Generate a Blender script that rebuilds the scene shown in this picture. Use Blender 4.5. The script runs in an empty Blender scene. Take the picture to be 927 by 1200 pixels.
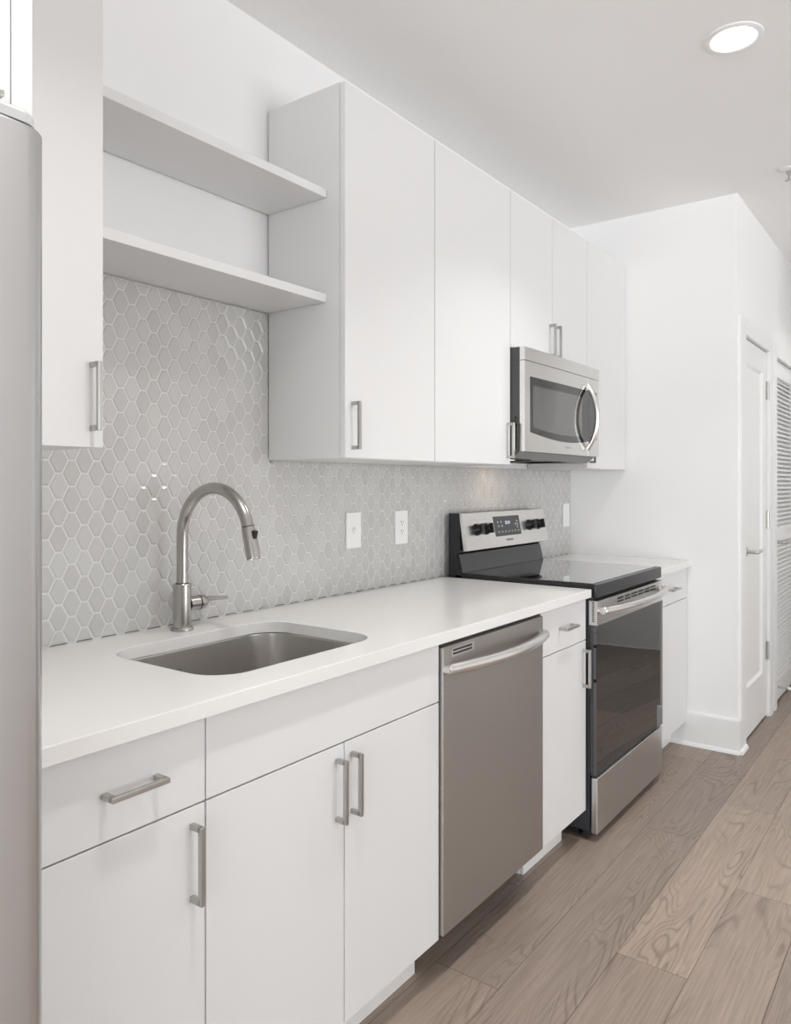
import bpy, bmesh, math, random
from mathutils import Vector, Matrix
random.seed(7)
SC = bpy.context.scene
COL = SC.collection
PI = math.pi

# ------------------------------------------------------------------ camera
cd = bpy.data.cameras.new('camera'); cam = bpy.data.objects.new('camera', cd); COL.objects.link(cam)
SC.camera = cam
FPX = 887.0; W, H = 927.0, 1200.0; CY = 567.5
yaw = math.atan2(1118 - 463.5, FPX)                # optical axis turned from +X (along the counter) towards the back wall
cam.location = (0, -1.697, 1.297)
cam.rotation_euler = (PI/2, 0, -(PI/2 - yaw))
cd.sensor_fit = 'VERTICAL'; cd.sensor_height = 36.0; cd.lens = FPX/H*36.0
cd.shift_y = -(H/2 - CY)/H
cd.clip_start = 0.02

# ------------------------------------------------------------------ world, lights, exposure
SC.view_settings.view_transform = 'Standard'; SC.view_settings.look = 'None'
SC.view_settings.gamma = 1.0; SC.view_settings.use_curve_mapping = False
SC.view_settings.exposure = 0.10
SC.cycles.diffuse_bounces = 8; SC.cycles.max_bounces = 14; SC.cycles.glossy_bounces = 6
SC.cycles.sample_clamp_indirect = 6.0
wd = bpy.data.worlds.new('daylight'); SC.world = wd; wd.use_nodes = True
bg = wd.node_tree.nodes['Background']; bg.inputs[1].default_value = 1.0
_n, _l = wd.node_tree.nodes, wd.node_tree.links      # overcast sky; the brighter glow below the horizon is added to light the ceiling
_tc = _n.new('ShaderNodeTexCoord'); _sp = _n.new('ShaderNodeSeparateXYZ'); _mr = _n.new('ShaderNodeMapRange'); _mx = _n.new('ShaderNodeMix'); _mx.data_type = 'RGBA'
_l.new(_tc.outputs['Generated'], _sp.inputs[0]); _l.new(_sp.outputs['Z'], _mr.inputs['Value'])
_mr.inputs['From Min'].default_value = -0.08; _mr.inputs['From Max'].default_value = 0.08
_l.new(_mr.outputs[0], _mx.inputs['Factor'])
SKY, GROUND = 3.9, 7.8
_mx.inputs['A'].default_value = (GROUND*0.95, GROUND*0.975, GROUND, 1); _mx.inputs['B'].default_value = (SKY*0.90, SKY*0.955, SKY, 1)
_l.new(_mx.outputs['Result'], bg.inputs[0])

def area(name, loc, rot, sx, sy, power, color=(1, 1, 1), portal=False, shape='RECTANGLE', spread=None):
    l = bpy.data.lights.new(name, 'AREA'); l.shape = shape; l.size = sx
    if shape == 'RECTANGLE': l.size_y = sy
    l.energy = power; l.color = color
    if portal: l.cycles.is_portal = True
    if spread: l.spread = spread
    o = bpy.data.objects.new(name, l); COL.objects.link(o); o.location = loc; o.rotation_euler = rot
    return o
# portals in the window openings behind the camera (they only guide the sky light)
area('window_portal', (-3.52, -3.55, 1.35), (0, -PI/2, 0), 2.3, 5.1, 1, portal=True)
area('window_portal', (2.25, -6.53, 1.35), (-PI/2, 0, PI), 2.7, 2.3, 1, portal=True)
LAMPS = [(2.545, -1.14), (0.80, -1.14), (-0.75, -1.14), (5.2, -1.45), (0.3, -3.5), (2.9, -3.5), (0.3, -5.2), (2.9, -5.2)]  # living area and window wall lamps are unseen, added for fill and ceiling bounce
LAMP_W = 7.5

# ------------------------------------------------------------------ materials
def mat(name, color, rough=0.5, metal=0.0, ior=1.5, coat=0.0, spec=None):
    m = bpy.data.materials.new(name); m.use_nodes = True
    b = m.node_tree.nodes['Principled BSDF']
    b.inputs['Base Color'].default_value = (*color, 1)
    b.inputs['Roughness'].default_value = rough; b.inputs['Metallic'].default_value = metal
    b.inputs['IOR'].default_value = ior
    if coat: b.inputs['Coat Weight'].default_value = coat; b.inputs['Coat Roughness'].default_value = 0.03
    if spec is not None: b.inputs['Specular IOR Level'].default_value = spec
    return m
def nt(m): return m.node_tree, m.node_tree.nodes, m.node_tree.links, m.node_tree.nodes['Principled BSDF']
def noise_bump(m, scale=(1, 1, 1), ns=200, strength=0.05, dist=0.001, rough=None):
    t, n, l, b = nt(m)
    tc = n.new('ShaderNodeTexCoord'); mp = n.new('ShaderNodeMapping'); mp.inputs['Scale'].default_value = scale
    nz = n.new('ShaderNodeTexNoise'); nz.inputs['Scale'].default_value = ns; nz.inputs['Detail'].default_value = 3
    l.new(tc.outputs['Object'], mp.inputs['Vector']); l.new(mp.outputs[0], nz.inputs['Vector'])
    if strength:
        bp = n.new('ShaderNodeBump'); bp.inputs['Strength'].default_value = strength; bp.inputs['Distance'].default_value = dist
        l.new(nz.outputs['Fac'], bp.inputs['Height']); l.new(bp.outputs[0], b.inputs['Normal'])
    if rough:
        mr = n.new('ShaderNodeMapRange'); mr.inputs['To Min'].default_value = rough[0]; mr.inputs['To Max'].default_value = rough[1]
        l.new(nz.outputs['Fac'], mr.inputs['Value']); l.new(mr.outputs[0], b.inputs['Roughness'])
    return m
M = {}
M['wall'] = noise_bump(mat('wall_paint', (0.88, 0.88, 0.88), 0.75), ns=350, strength=0.04)
M['ceiling'] = noise_bump(mat('ceiling_paint', (0.88, 0.878, 0.874), 0.9), ns=250, strength=0.05)
M['trim'] = mat('trim_paint', (0.85, 0.85, 0.845), 0.4)
M['lacquer'] = noise_bump(mat('cabinet_lacquer', (0.755, 0.755, 0.755), 0.28, ior=1.4), ns=60, strength=0.015)
M['cab_in'] = mat('cabinet_edge', (0.72, 0.72, 0.71), 0.5)
M['toe'] = mat('toe_kick_white', (0.84, 0.84, 0.83), 0.5)
M['quartz'] = mat('white_quartz', (0.82, 0.815, 0.80), 0.16)
M['steel'] = noise_bump(mat('brushed_steel', (0.60, 0.59, 0.575), 0.3, 1.0), (2, 2, 300), 6, 0.0, 0.0006, (0.26, 0.34))
M['steel_dw'] = noise_bump(mat('brushed_steel_door', (0.455, 0.435, 0.415), 0.3, 1.0), (2, 2, 300), 6, 0.0, 0.0006, (0.34, 0.42))
M['steel_fridge'] = noise_bump(mat('satin_steel', (0.60, 0.60, 0.60), 0.3, 1.0), (1, 1, 1), 3, 0, 0.0006, (0.28, 0.33))
M['steel_light'] = noise_bump(mat('satin_bar_steel', (0.74, 0.73, 0.71), 0.26, 1.0), (1, 1, 1), 80, 0.01)
M['nickel'] = mat('brushed_nickel', (0.50, 0.49, 0.47), 0.32, 1.0)
M['faucet'] = noise_bump(mat('faucet_steel', (0.46, 0.44, 0.42), 0.26, 1.0), (1, 1, 30), 30, 0.0)
M['sink'] = noise_bump(mat('sink_steel', (0.68, 0.66, 0.64), 0.3, 1.0), (1, 1, 1), 10, 0.0, 0.0006, (0.27, 0.33))
M['black'] = mat('black_enamel', (0.012, 0.012, 0.013), 0.25)
M['black_rough'] = mat('black_plastic', (0.016, 0.016, 0.017), 0.45)
M['dark_side'] = mat('dark_blue_steel', (0.035, 0.04, 0.05), 0.35)
M['glass_black'] = mat('black_glass', (0.010, 0.010, 0.011), 0.025, ior=2.2)
M['cooktop'] = mat('cooktop_glass', (0.03, 0.03, 0.031), 0.02, 1.0, coat=1.0)
M['grey_side'] = mat('charcoal_casing', (0.06, 0.06, 0.06), 0.4)
M['mw_glass'] = mat('microwave_glass', (0.02, 0.02, 0.02), 0.04, ior=1.75)
M['display'] = mat('display_glass', (0.05, 0.052, 0.055), 0.15)
M['plate'] = mat('plate_plastic', (0.85, 0.85, 0.84), 0.3)
M['slot'] = mat('slot_dark', (0.10, 0.10, 0.10), 0.5)
M['mark'] = mat('printed_mark', (0.12, 0.12, 0.12), 0.5)
M['mark_light'] = mat('printed_mark_pale', (0.45, 0.45, 0.45), 0.5)
M['grout'] = mat('pale_grout', (0.70, 0.69, 0.67), 0.7)
M['gasket'] = mat('gasket_grey', (0.13, 0.13, 0.13), 0.6)
M['hinge'] = mat('satin_chrome', (0.55, 0.54, 0.52), 0.3, 1.0)
M['fridge_body'] = mat('fridge_grey', (0.33, 0.33, 0.33), 0.4)

def emis(name, color, s):
    m = bpy.data.materials.new(name); m.use_nodes = True; t = m.node_tree; t.nodes.clear()
    e = t.nodes.new('ShaderNodeEmission'); e.inputs[0].default_value = (*color, 1); e.inputs[1].default_value = s
    o = t.nodes.new('ShaderNodeOutputMaterial'); t.links.new(e.outputs[0], o.inputs[0]); return m
M['lens'] = emis('lamp_lens', (1, 0.98, 0.95), 6.0)
M['digits'] = emis('clock_digits', (0.75, 0.85, 1.0), 1.3)
M['cook_lamp'] = emis('cooktop_lamp_lens', (1, 0.86, 0.68), 2.0)

def pane_mat():
    m = bpy.data.materials.new('window_glass'); m.use_nodes = True; t = m.node_tree; t.nodes.clear()
    tr = t.nodes.new('ShaderNodeBsdfTransparent'); g = t.nodes.new('ShaderNodeBsdfGlossy'); g.inputs['Roughness'].default_value = 0.02
    fr = t.nodes.new('ShaderNodeFresnel'); mx = t.nodes.new('ShaderNodeMixShader'); o = t.nodes.new('ShaderNodeOutputMaterial')
    t.links.new(fr.outputs[0], mx.inputs[0]); t.links.new(tr.outputs[0], mx.inputs[1]); t.links.new(g.outputs[0], mx.inputs[2]); t.links.new(mx.outputs[0], o.inputs[0])
    return m
M['pane'] = pane_mat()

def brushed(m, a=0.8):
    t, n, l, b = nt(m); c = n.new('ShaderNodeCombineXYZ'); c.inputs[2].default_value = 1.0
    b.inputs['Anisotropic'].default_value = a; l.new(c.outputs[0], b.inputs['Tangent'])
for k in ('steel', 'steel_dw', 'steel_fridge'): brushed(M[k])

def tile_mat():
    m = mat('glazed_tile', (0.6, 0.6, 0.58), 0.13); t, n, l, b = nt(m)
    a = n.new('ShaderNodeAttribute'); a.attribute_name = 'tone'
    r = n.new('ShaderNodeValToRGB'); r.color_ramp.elements[0].color = (0.52, 0.512, 0.50, 1); r.color_ramp.elements[1].color = (0.575, 0.57, 0.56, 1)
    l.new(a.outputs['Fac'], r.inputs[0]); l.new(r.outputs[0], b.inputs['Base Color'])
    return m
M['tile'] = tile_mat()

def floor_mat():
    m = mat('grey_brown_oak', (0.3, 0.25, 0.21), 0.42); t, n, l, b = nt(m)
    tc = n.new('ShaderNodeTexCoord'); at = n.new('ShaderNodeAttribute'); at.attribute_name = 'tone'
    # every board gets its own slice of the grain: shift by the board's own number
    mul = n.new('ShaderNodeVectorMath'); mul.operation = 'MULTIPLY'; mul.inputs[1].default_value = (37.0, 91.0, 53.0)
    l.new(at.outputs['Color'], mul.inputs[0])
    add = n.new('ShaderNodeVectorMath'); l.new(tc.outputs['Object'], add.inputs[0]); l.new(mul.outputs[0], add.inputs[1])
    # cathedral figure: contour lines of a smooth field stretched along the board
    mp = n.new('ShaderNodeMapping'); mp.inputs['Scale'].default_value = (1.5, 7.5, 1); l.new(add.outputs[0], mp.inputs['Vector'])
    nz = n.new('ShaderNodeTexNoise'); nz.inputs['Scale'].default_value = 1.0; nz.inputs['Detail'].default_value = 1.2; nz.inputs['Roughness'].default_value = 0.45; nz.inputs['Distortion'].default_value = 0.5
    l.new(mp.outputs[0], nz.inputs['Vector'])
    k = n.new('ShaderNodeMath'); k.operation = 'MULTIPLY'; k.inputs[1].default_value = 25.0; l.new(nz.outputs['Fac'], k.inputs[0])
    pp = n.new('ShaderNodeMath'); pp.operation = 'PINGPONG'; pp.inputs[1].default_value = 0.5; l.new(k.outputs[0], pp.inputs[0])
    ring = n.new('ShaderNodeMapRange'); ring.inputs['From Min'].default_value = 0.0; ring.inputs['From Max'].default_value = 0.22; ring.clamp = True
    l.new(pp.outputs[0], ring.inputs['Value'])
    # fine pores
    mp2 = n.new('ShaderNodeMapping'); mp2.inputs['Scale'].default_value = (5, 150, 1); l.new(add.outputs[0], mp2.inputs['Vector'])
    nf = n.new('ShaderNodeTexNoise'); nf.inputs['Scale'].default_value = 1.0; nf.inputs['Detail'].default_value = 4; l.new(mp2.outputs[0], nf.inputs['Vector'])
    # patches where the figure is strong
    mp3 = n.new('ShaderNodeMapping'); mp3.inputs['Scale'].default_value = (1.4, 4, 1); l.new(add.outputs[0], mp3.inputs['Vector'])
    np_ = n.new('ShaderNodeTexNoise'); np_.inputs['Scale'].default_value = 1.3; l.new(mp3.outputs[0], np_.inputs['Vector'])
    pr = n.new('ShaderNodeMapRange'); pr.inputs['From Min'].default_value = 0.42; pr.inputs['From Max'].default_value = 0.62; pr.inputs['To Min'].default_value = 0.06; pr.inputs['To Max'].default_value = 0.5
    l.new(np_.outputs['Fac'], pr.inputs['Value'])
    base = n.new('ShaderNodeValToRGB'); e = base.color_ramp.elements
    e[0].color = (0.262, 0.208, 0.176, 1); e[1].color = (0.385, 0.305, 0.245, 1)
    sx = n.new('ShaderNodeSeparateColor'); l.new(at.outputs['Color'], sx.inputs[0]); l.new(sx.outputs[2], base.inputs[0])
    inv = n.new('ShaderNodeMath'); inv.operation = 'SUBTRACT'; inv.inputs[0].default_value = 1.0; l.new(ring.outputs[0], inv.inputs[1])
    fac = n.new('ShaderNodeMath'); fac.operation = 'MULTIPLY'; l.new(inv.outputs[0], fac.inputs[0]); l.new(pr.outputs[0], fac.inputs[1])
    m1 = n.new('ShaderNodeMix'); m1.data_type = 'RGBA'; l.new(fac.outputs[0], m1.inputs['Factor']); l.new(base.outputs[0], m1.inputs['A']); m1.inputs['B'].default_value = (0.10, 0.076, 0.063, 1)
    fr = n.new('ShaderNodeMapRange'); fr.inputs['From Min'].default_value = 0.35; fr.inputs['From Max'].default_value = 0.7; fr.inputs['To Min'].default_value = 0.84; fr.inputs['To Max'].default_value = 1.1
    l.new(nf.outputs['Fac'], fr.inputs['Value'])
    m2 = n.new('ShaderNodeMix'); m2.data_type = 'RGBA'; m2.blend_type = 'MULTIPLY'; m2.inputs['Factor'].default_value = 1.0
    l.new(m1.outputs['Result'], m2.inputs['A']); l.new(fr.outputs[0], m2.inputs['B']); l.new(m2.outputs['Result'], b.inputs['Base Color'])
    bp = n.new('ShaderNodeBump'); bp.inputs['Strength'].default_value = 0.12; bp.inputs['Distance'].default_value = 0.0008
    l.new(nf.outputs['Fac'], bp.inputs['Height']); l.new(bp.outputs[0], b.inputs['Normal'])
    return m
M['oak'] = floor_mat()

# ------------------------------------------------------------------ mesh helpers
class MB:
    def __init__(s): s.bm = bmesh.new()
    def box(s, x0, x1, y0, y1, z0, z1, bev=0.0, seg=2):
        t = bmesh.new()
        r = bmesh.ops.create_cube(t, size=1.0)
        for v in t.verts:
            v.co = Vector(((x0+x1)/2 + v.co.x*(x1-x0), (y0+y1)/2 + v.co.y*(y1-y0), (z0+z1)/2 + v.co.z*(z1-z0)))
        if bev: bmesh.ops.bevel(t, geom=list(t.edges), offset=bev, segments=seg, profile=0.5, affect='EDGES')
        s.merge(t); return s
    def merge(s, t, mtx=None):
        me = bpy.data.meshes.new('tmp'); t.to_mesh(me); t.free()
        if mtx: me.transform(mtx)
        s.bm.from_mesh(me); bpy.data.meshes.remove(me)
    def prism(s, pts, axis, a, b, bev=0.0):
        """pts in the two other axes, swept along axis from a to b"""
        t = bmesh.new()
        def mk(p, w):
            return {'x': (w, p[0], p[1]), 'y': (p[0], w, p[1]), 'z': (p[0], p[1], w)}[axis]
        A = [t.verts.new(mk(p, a)) for p in pts]; B = [t.verts.new(mk(p, b)) for p in pts]
        t.faces.new(A); t.faces.new(list(reversed(B)))
        for i in range(len(pts)):
            j = (i+1) % len(pts); t.faces.new((A[j], A[i], B[i], B[j]))
        bmesh.ops.recalc_face_normals(t, faces=t.faces)
        if bev: bmesh.ops.bevel(t, geom=list(t.edges), offset=bev, segments=2, profile=0.5, affect='EDGES')
        s.merge(t); return s
    def tube(s, path, rad, seg=16, flat=1.0, up=Vector((0, 0, 1)), cap=True):
        """swept round (or flattened along up) bar"""
        P = [Vector(p) for p in path]; R = rad if isinstance(rad, (list, tuple)) else [rad]*len(P)
        rings = []
        prev = None
        for i, p in enumerate(P):
            d = (P[min(i+1, len(P)-1)] - P[max(i-1, 0)]).normalized()
            if prev is None:
                u = up - d*up.dot(d)
                if u.length < 1e-4: u = Vector((1, 0, 0)) - d*d.x
            else: u = prev - d*prev.dot(d)
            u.normalize(); prev = u; w = d.cross(u)
            rings.append([s.bm.verts.new(p + (u*math.cos(2*PI*k/seg)*flat + w*math.sin(2*PI*k/seg))*R[i]) for k in range(seg)])
        for a, b in zip(rings, rings[1:]):
            for k in range(seg):
                s.bm.faces.new((a[k], a[(k+1) % seg], b[(k+1) % seg], b[k]))
        if cap: s.bm.faces.new(list(reversed(rings[0]))); s.bm.faces.new(rings[-1])
        return s
    def lathe(s, prof, o, axis=Vector((0, 0, 1)), seg=32):
        """prof: (radius, distance along axis)"""
        axis = Vector(axis).normalized(); q = axis.to_track_quat('Z', 'Y'); o = Vector(o)
        rings = []
        for r, h in prof:
            if r < 1e-6: rings.append([s.bm.verts.new(o + q @ Vector((0, 0, h)))])
            else: rings.append([s.bm.verts.new(o + q @ Vector((r*math.cos(2*PI*k/seg), r*math.sin(2*PI*k/seg), h))) for k in range(seg)])
        for a, b in zip(rings, rings[1:]):
            for k in range(seg):
                k2 = (k+1) % seg
                if len(a) == 1 and len(b) == 1: continue
                if len(a) == 1: s.bm.faces.new((a[0], b[k2], b[k]))
                elif len(b) == 1: s.bm.faces.new((a[k], a[k2], b[0]))
                else: s.bm.faces.new((a[k], a[k2], b[k2], b[k]))
        return s
    def build(s, name, m, parent=None, loc=None, smooth=None):
        bmesh.ops.recalc_face_normals(s.bm, faces=s.bm.faces)
        me = bpy.data.meshes.new(name); s.bm.to_mesh(me); s.bm.free()
        return link(name, me, m, parent, loc, smooth)
ORG = {}
def world_org(o):
    return ORG.get(o.name, Vector((0, 0, 0)))
def link(name, me, m, parent=None, loc=None, smooth=30):
    o = bpy.data.objects.new(name, me); COL.objects.link(o)
    if parent:
        off = world_org(parent); o.parent = parent
    else: off = Vector(loc) if loc else Vector((0, 0, 0)); o.location = off
    ORG[o.name] = off
    if off.length: me.transform(Matrix.Translation(-off))
    if m: me.materials.append(m)
    me.polygons.foreach_set('use_smooth', [True]*len(me.polygons))
    me.set_sharp_from_angle(angle=math.radians(smooth or 32))
    if name not in ('floor', 'backsplash'):
        wn = o.modifiers.new('even_shading', 'WEIGHTED_NORMAL'); wn.keep_sharp = True; wn.weight = 100
    return o
def tag(o, label, cat, group=None, kind=None):
    o['label'] = label; o['category'] = cat
    if group: o['group'] = group
    if kind: o['kind'] = kind
    return o
def thing(name, label, cat, loc, group=None):
    o = bpy.data.objects.new(name, None); COL.objects.link(o); o.location = loc; o.empty_display_size = 0.1
    ORG[o.name] = Vector(loc); return tag(o, label, cat, group)
def box(name, m, parent, *a, bev=0.0, loc=None):
    return MB().box(*a, bev=bev).build(name, m, parent, loc)
def rrect(x0, x1, y0, y1, r, n=8):
    pts = []
    for cx, cy, a0 in ((x1-r, y1-r, 0), (x0+r, y1-r, PI/2), (x0+r, y0+r, PI), (x1-r, y0+r, 3*PI/2)):
        for i in range(n+1):
            a = a0 + PI/2*i/n; pts.append((cx + r*math.cos(a), cy + r*math.sin(a)))
    return pts
def text(name, body, size, m, parent, mtx, extrude=0.0002):
    c = bpy.data.curves.new('txt', 'FONT'); c.body = body; c.size = size; c.align_x = 'CENTER'; c.align_y = 'CENTER'; c.extrude = extrude
    o = bpy.data.objects.new('txt', c); COL.objects.link(o)
    dg = bpy.context.evaluated_depsgraph_get(); me = bpy.data.meshes.new_from_object(o.evaluated_get(dg)); bpy.data.objects.remove(o)
    me.transform(mtx); me.name = name; me.materials.clear()
    return link(name, me, m, parent)
FACE_Y = Matrix(((1, 0, 0, 0), (0, 0, -1, 0), (0, 1, 0, 0), (0, 0, 0, 1)))     # text standing on a face that looks towards -y

XE = 3.912       # end wall
ZC = 2.70        # ceiling
YH = -0.857      # hall wall
CT = 0.918       # counter top
FB = -0.623      # base door fronts
FU = -0.312      # upper door fronts

# ------------------------------------------------------------------ the room
def struct(o, label, cat): return tag(o, label, cat, kind='structure')
X0, X1, Y1 = -3.5, 5.95, -6.5
# floor: boards with a hair of a gap over a dark sub-floor, one mesh
def make_floor():
    bm = bmesh.new(); lay = bm.loops.layers.float_color.new('tone')
    rows = [-0.565 + 0.19*3 - 0.19*k for k in range(0, 36)]
    fixed = {3: [-0.5, 0.9, 1.72, 3.7], 4: [1.35, 2.872, 4.4], 5: [0.55, 2.05, 3.272, 4.6], 6: [1.1, 2.6, 4.2], 2: [0.3, 2.2, 3.6]}
    tones = {(5, 1): 0.35, (5, 2): 0.95, (4, 1): 0.25, (4, 2): 0.1, (6, 1): 0.55, (6, 2): 0.9, (3, 2): 0.5, (3, 3): 0.3, (7, 1): 1.0}
    g = 0.0006
    for r, y in enumerate(rows):
        y1, y0 = min(y, 0.0), max(y - 0.19, Y1)
        if y1 - y0 < 0.01: continue
        xs = fixed.get(r)
        if xs: js = [X0] + xs + [X1]
        else:
            js = [X0]; x = X0 + random.uniform(0.4, 1.6)
            while x < X1 - 0.5: js.append(x); x += random.uniform(1.1, 1.7)
            js.append(X1)
        for i, (a, b) in enumerate(zip(js, js[1:])):
            v = [bm.verts.new(c) for c in ((a+g, y0+g, 0), (b-g, y0+g, 0), (b-g, y1-g, 0), (a+g, y1-g, 0))]
            f = bm.faces.new(v); c = (random.random(), random.random(), tones.get((r, i), random.random()), 1)
            for lp in f.loops: lp[lay] = c
    v = [bm.verts.new(c) for c in ((X0, Y1, -0.004), (X1, Y1, -0.004), (X1, 0, -0.004), (X0, 0, -0.004))]
    f = bm.faces.new(v); f.material_index = 1
    me = bpy.data.meshes.new('floor'); bm.to_mesh(me); bm.free()
    o = link('floor', me, M['oak']); me.materials.append(mat('seam_dark', (0.05, 0.04, 0.035), 0.8)); return o
struct(make_floor(), 'wide grey-brown oak plank floor running along the cabinets', 'floor')
struct(box('ceiling', M['ceiling'], None, X0-.1, X1+.1, Y1-.1, 0.1, ZC, ZC+0.1), 'flat white painted ceiling', 'ceiling')
struct(box('wall_back', M['wall'], None, X0-.1, X1+.1, 0.0, 0.1, -0.02, ZC), 'white painted wall behind the kitchen cabinets and shelves', 'wall')
# end wall and the hall wall beyond it (one corner), with the two door openings
D1 = (4.035, 4.645); D2 = (4.84, 5.58); DH = 2.035
struct(box('wall_end', M['wall'], None, XE, XE+0.1, YH, 0.0, 0.0, ZC), 'white painted end wall beside the right-hand cabinets', 'wall')
w = MB()
w.box(XE+0.1, D1[0], YH, YH+0.1, 0, ZC); w.box(D1[0], D1[1], YH, YH+0.1, DH, ZC); w.box(D1[1], D2[0], YH, YH+0.1, 0, ZC)
w.box(D2[0], D2[1], YH, YH+0.1, DH, ZC); w.box(D2[1], X1, YH, YH+0.1, 0, ZC)
struct(w.build('wall_hall', M['wall']), 'white hallway wall running back beyond the end wall, with two doors', 'wall')
# far wall of the hall and the opposite walls, out of the picture
struct(box('wall_far', M['wall'], None, X1, X1+0.1, Y1, 0, 0, ZC), 'white wall closing the far end of the hallway', 'wall')
struct(MB().box(4.6, X1, -2.12, -2.02, 0, ZC).box(4.6, 4.7, Y1, -2.12, 0, ZC).build('wall_corridor', M['wall']), 'white wall on the other side of the hallway', 'wall')
w = MB(); y0, y1, z0, z1 = -6.1, -1.0, 0.06, 2.5
w.box(X0-.1, X0, Y1, y0, 0, ZC); w.box(X0-.1, X0, y1, 0, 0, ZC); w.box(X0-.1, X0, y0, y1, 0, z0); w.box(X0-.1, X0, y0, y1, z1, ZC)
struct(w.build('wall_left', M['wall']), 'white wall with a wide window behind the camera', 'wall')
w = MB(); a0, a1 = 0.9, 3.6
w.box(X0, a0, Y1-.1, Y1, 0, ZC); w.box(a1, X1, Y1-.1, Y1, 0, ZC); w.box(a0, a1, Y1-.1, Y1, 0, z0); w.box(a0, a1, Y1-.1, Y1, z1, ZC)
struct(w.build('wall_right', M['wall']), 'white wall opposite the kitchen run, holding the added window', 'wall')
def window(name, label, horiz, c, lo, hi):
    f = MB(); t = 0.045
    n = 4
    for i in range(n+1):
        p = lo + (hi-lo)*i/n; p = min(max(p, lo+t/2), hi-t/2)
        f.box(*((c-.04, c+.04, p-t/2, p+t/2) if not horiz else (p-t/2, p+t/2, c-.04, c+.04)), z0, z1)
    for z in (z0, z1-t):
        f.box(*((c-.04, c+.04, lo, hi) if not horiz else (lo, hi, c-.04, c+.04)), z, z+t)
    o = f.build(name, M['trim']); struct(o, label, 'window')
    g = MB(); g.box(*((c-.003, c+.003, lo, hi) if not horiz else (lo, hi, c-.003, c+.003)), z0, z1)
    g.build('pane', M['pane'], o)
window('window_1', 'wide white framed window in the wall behind the camera', False, X0-.05, y0, y1)
window('added_window', 'long white framed window opposite the kitchen run, unseen and added for its light', True, Y1-.05, a0, a1)  # added, unseen; sized for light on the fronts and a fridge reflection

# baseboards
b = MB()
prof = [(XE, 0), (XE-0.016, 0), (XE-0.016, 0.150), (XE-0.010, 0.163), (XE, 0.166)]
b.prism([(p[0], p[1]) for p in prof], 'y', YH-0.016, -0.545)
b.prism([(XE-0.016, 0), (XE-0.029, 0), (XE-0.028, 0.008), (XE-0.023, 0.015), (XE-0.016, 0.018)], 'y', YH-0.016, -0.545)
struct(b.build('baseboard_end', M['trim']), 'tall white baseboard along the bottom of the end wall', 'baseboard')
b = MB(); b.prism([(YH, 0), (YH-0.016, 0), (YH-0.016, 0.150), (YH-0.010, 0.163), (YH, 0.166)], 'x', XE+0.0005, D1[0]-0.004)
b.prism([(YH-0.016, 0), (YH-0.029, 0), (YH-0.028, 0.010), (YH-0.023, 0.017), (YH-0.016, 0.02)], 'x', XE-0.0155, D1[0]-0.012)
struct(b.build('baseboard_hall', M['trim']), 'short white baseboard block turning the corner to the first hall door', 'baseboard')

def casing(name, label, x0, x1, zb, head):
    c = MB(); pr = lambda a, bb: [(a, YH), (a, YH-0.012), (a+(bb-a)*0.25, YH-0.018), (bb-(bb-a)*0.15, YH-0.018), (bb, YH-0.013), (bb, YH)]
    for a, bb, z in ((x0[0], x0[1], zb), (x1[0], x1[1], 0)):
        c.prism(pr(a, bb), 'z', z, DH + (0.085 if head else 0))
    c.box(x0[1], x1[0], YH-0.017, YH, DH, DH+0.085, bev=0.003)
    # jambs lining the opening
    c.box(x0[1]-0.008, x0[1]+0.003, YH-0.001, YH+0.099, 0, DH); c.box(x1[0]-0.003, x1[0]+0.008, YH-0.001, YH+0.099, 0, DH)
    struct(c.build(name, M['trim']), label, 'trim')
casing('trim_1', 'white casing around the panelled hall door', (XE+0.022, D1[0]), (D1[1], D1[1]+0.085), 0.166, True)
casing('trim_2', 'white casing around the louvered hall door', (D2[0]-0.075, D2[0]), (D2[1], D2[1]+0.085), 0, True)

def lever(parent, x, z, y, dirx=1):
    h = MB(); h.lathe([(0, 0), (0.027, 0), (0.027, 0.006), (0.024, 0.009), (0, 0.009)], (x, y, z), (0, -1, 0), 28)
    h.tube([(x, y-0.006, z), (x, y-0.05, z), (x+0.006*dirx, y-0.057, z), (x+0.015*dirx, y-0.06, z)], 0.009, 14)
    h.tube([(x+0.008*dirx, y-0.058, z), (x+0.05*dirx, y-0.058, z), (x+0.125*dirx, y-0.052, z)], [0.0095, 0.009, 0.008], 14)
    return h.build('lever_handle', M['hinge'], parent)
yd = YH+0.004     # face of the door leaves
d1 = MB(); L0, L1 = D1[0]+0.007, D1[1]-0.006; s0, s1, pz0, pz1 = L0+0.082, L1-0.10, 0.262, 1.912
d1.box(L0, s0, yd, yd+.035, 0.012, DH-0.006); d1.box(s1, L1, yd, yd+.035, 0.012, DH-0.006)
d1.box(s0, s1, yd, yd+.035, 0.012, pz0); d1.box(s0, s1, yd, yd+.035, pz1, DH-0.006)
o = d1.build('door_1', M['trim']); struct(o, 'white single-panel hall door nearest the end wall, lever handle on its left', 'door')
p = MB(); p.box(s0, s1, yd+.013, yd+.03, pz0, pz1)
for q in ([(s0, pz0), (s0+.012, pz0)], ): pass
p.prism([(pz0, 0), (pz0+.014, 0.013), (pz0, 0.013)], 'x', s0, s1) if False else None
p.build('door_panel', M['trim'], o)
fr = MB()
for a, bq in ((s0, 1), (s1, -1)): fr.prism([(a, yd), (a, yd+.014), (a+.014*bq, yd+.014)], 'z', pz0, pz1)
for a, bq in ((pz0, 1), (pz1, -1)): fr.prism([(yd, a), (yd+.014, a), (yd+.014, a+.014*bq)], 'x', s0, s1)
fr.build('panel_moulding', M['trim'], o)
lever(o, L0+0.055, 0.958, yd)
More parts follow.
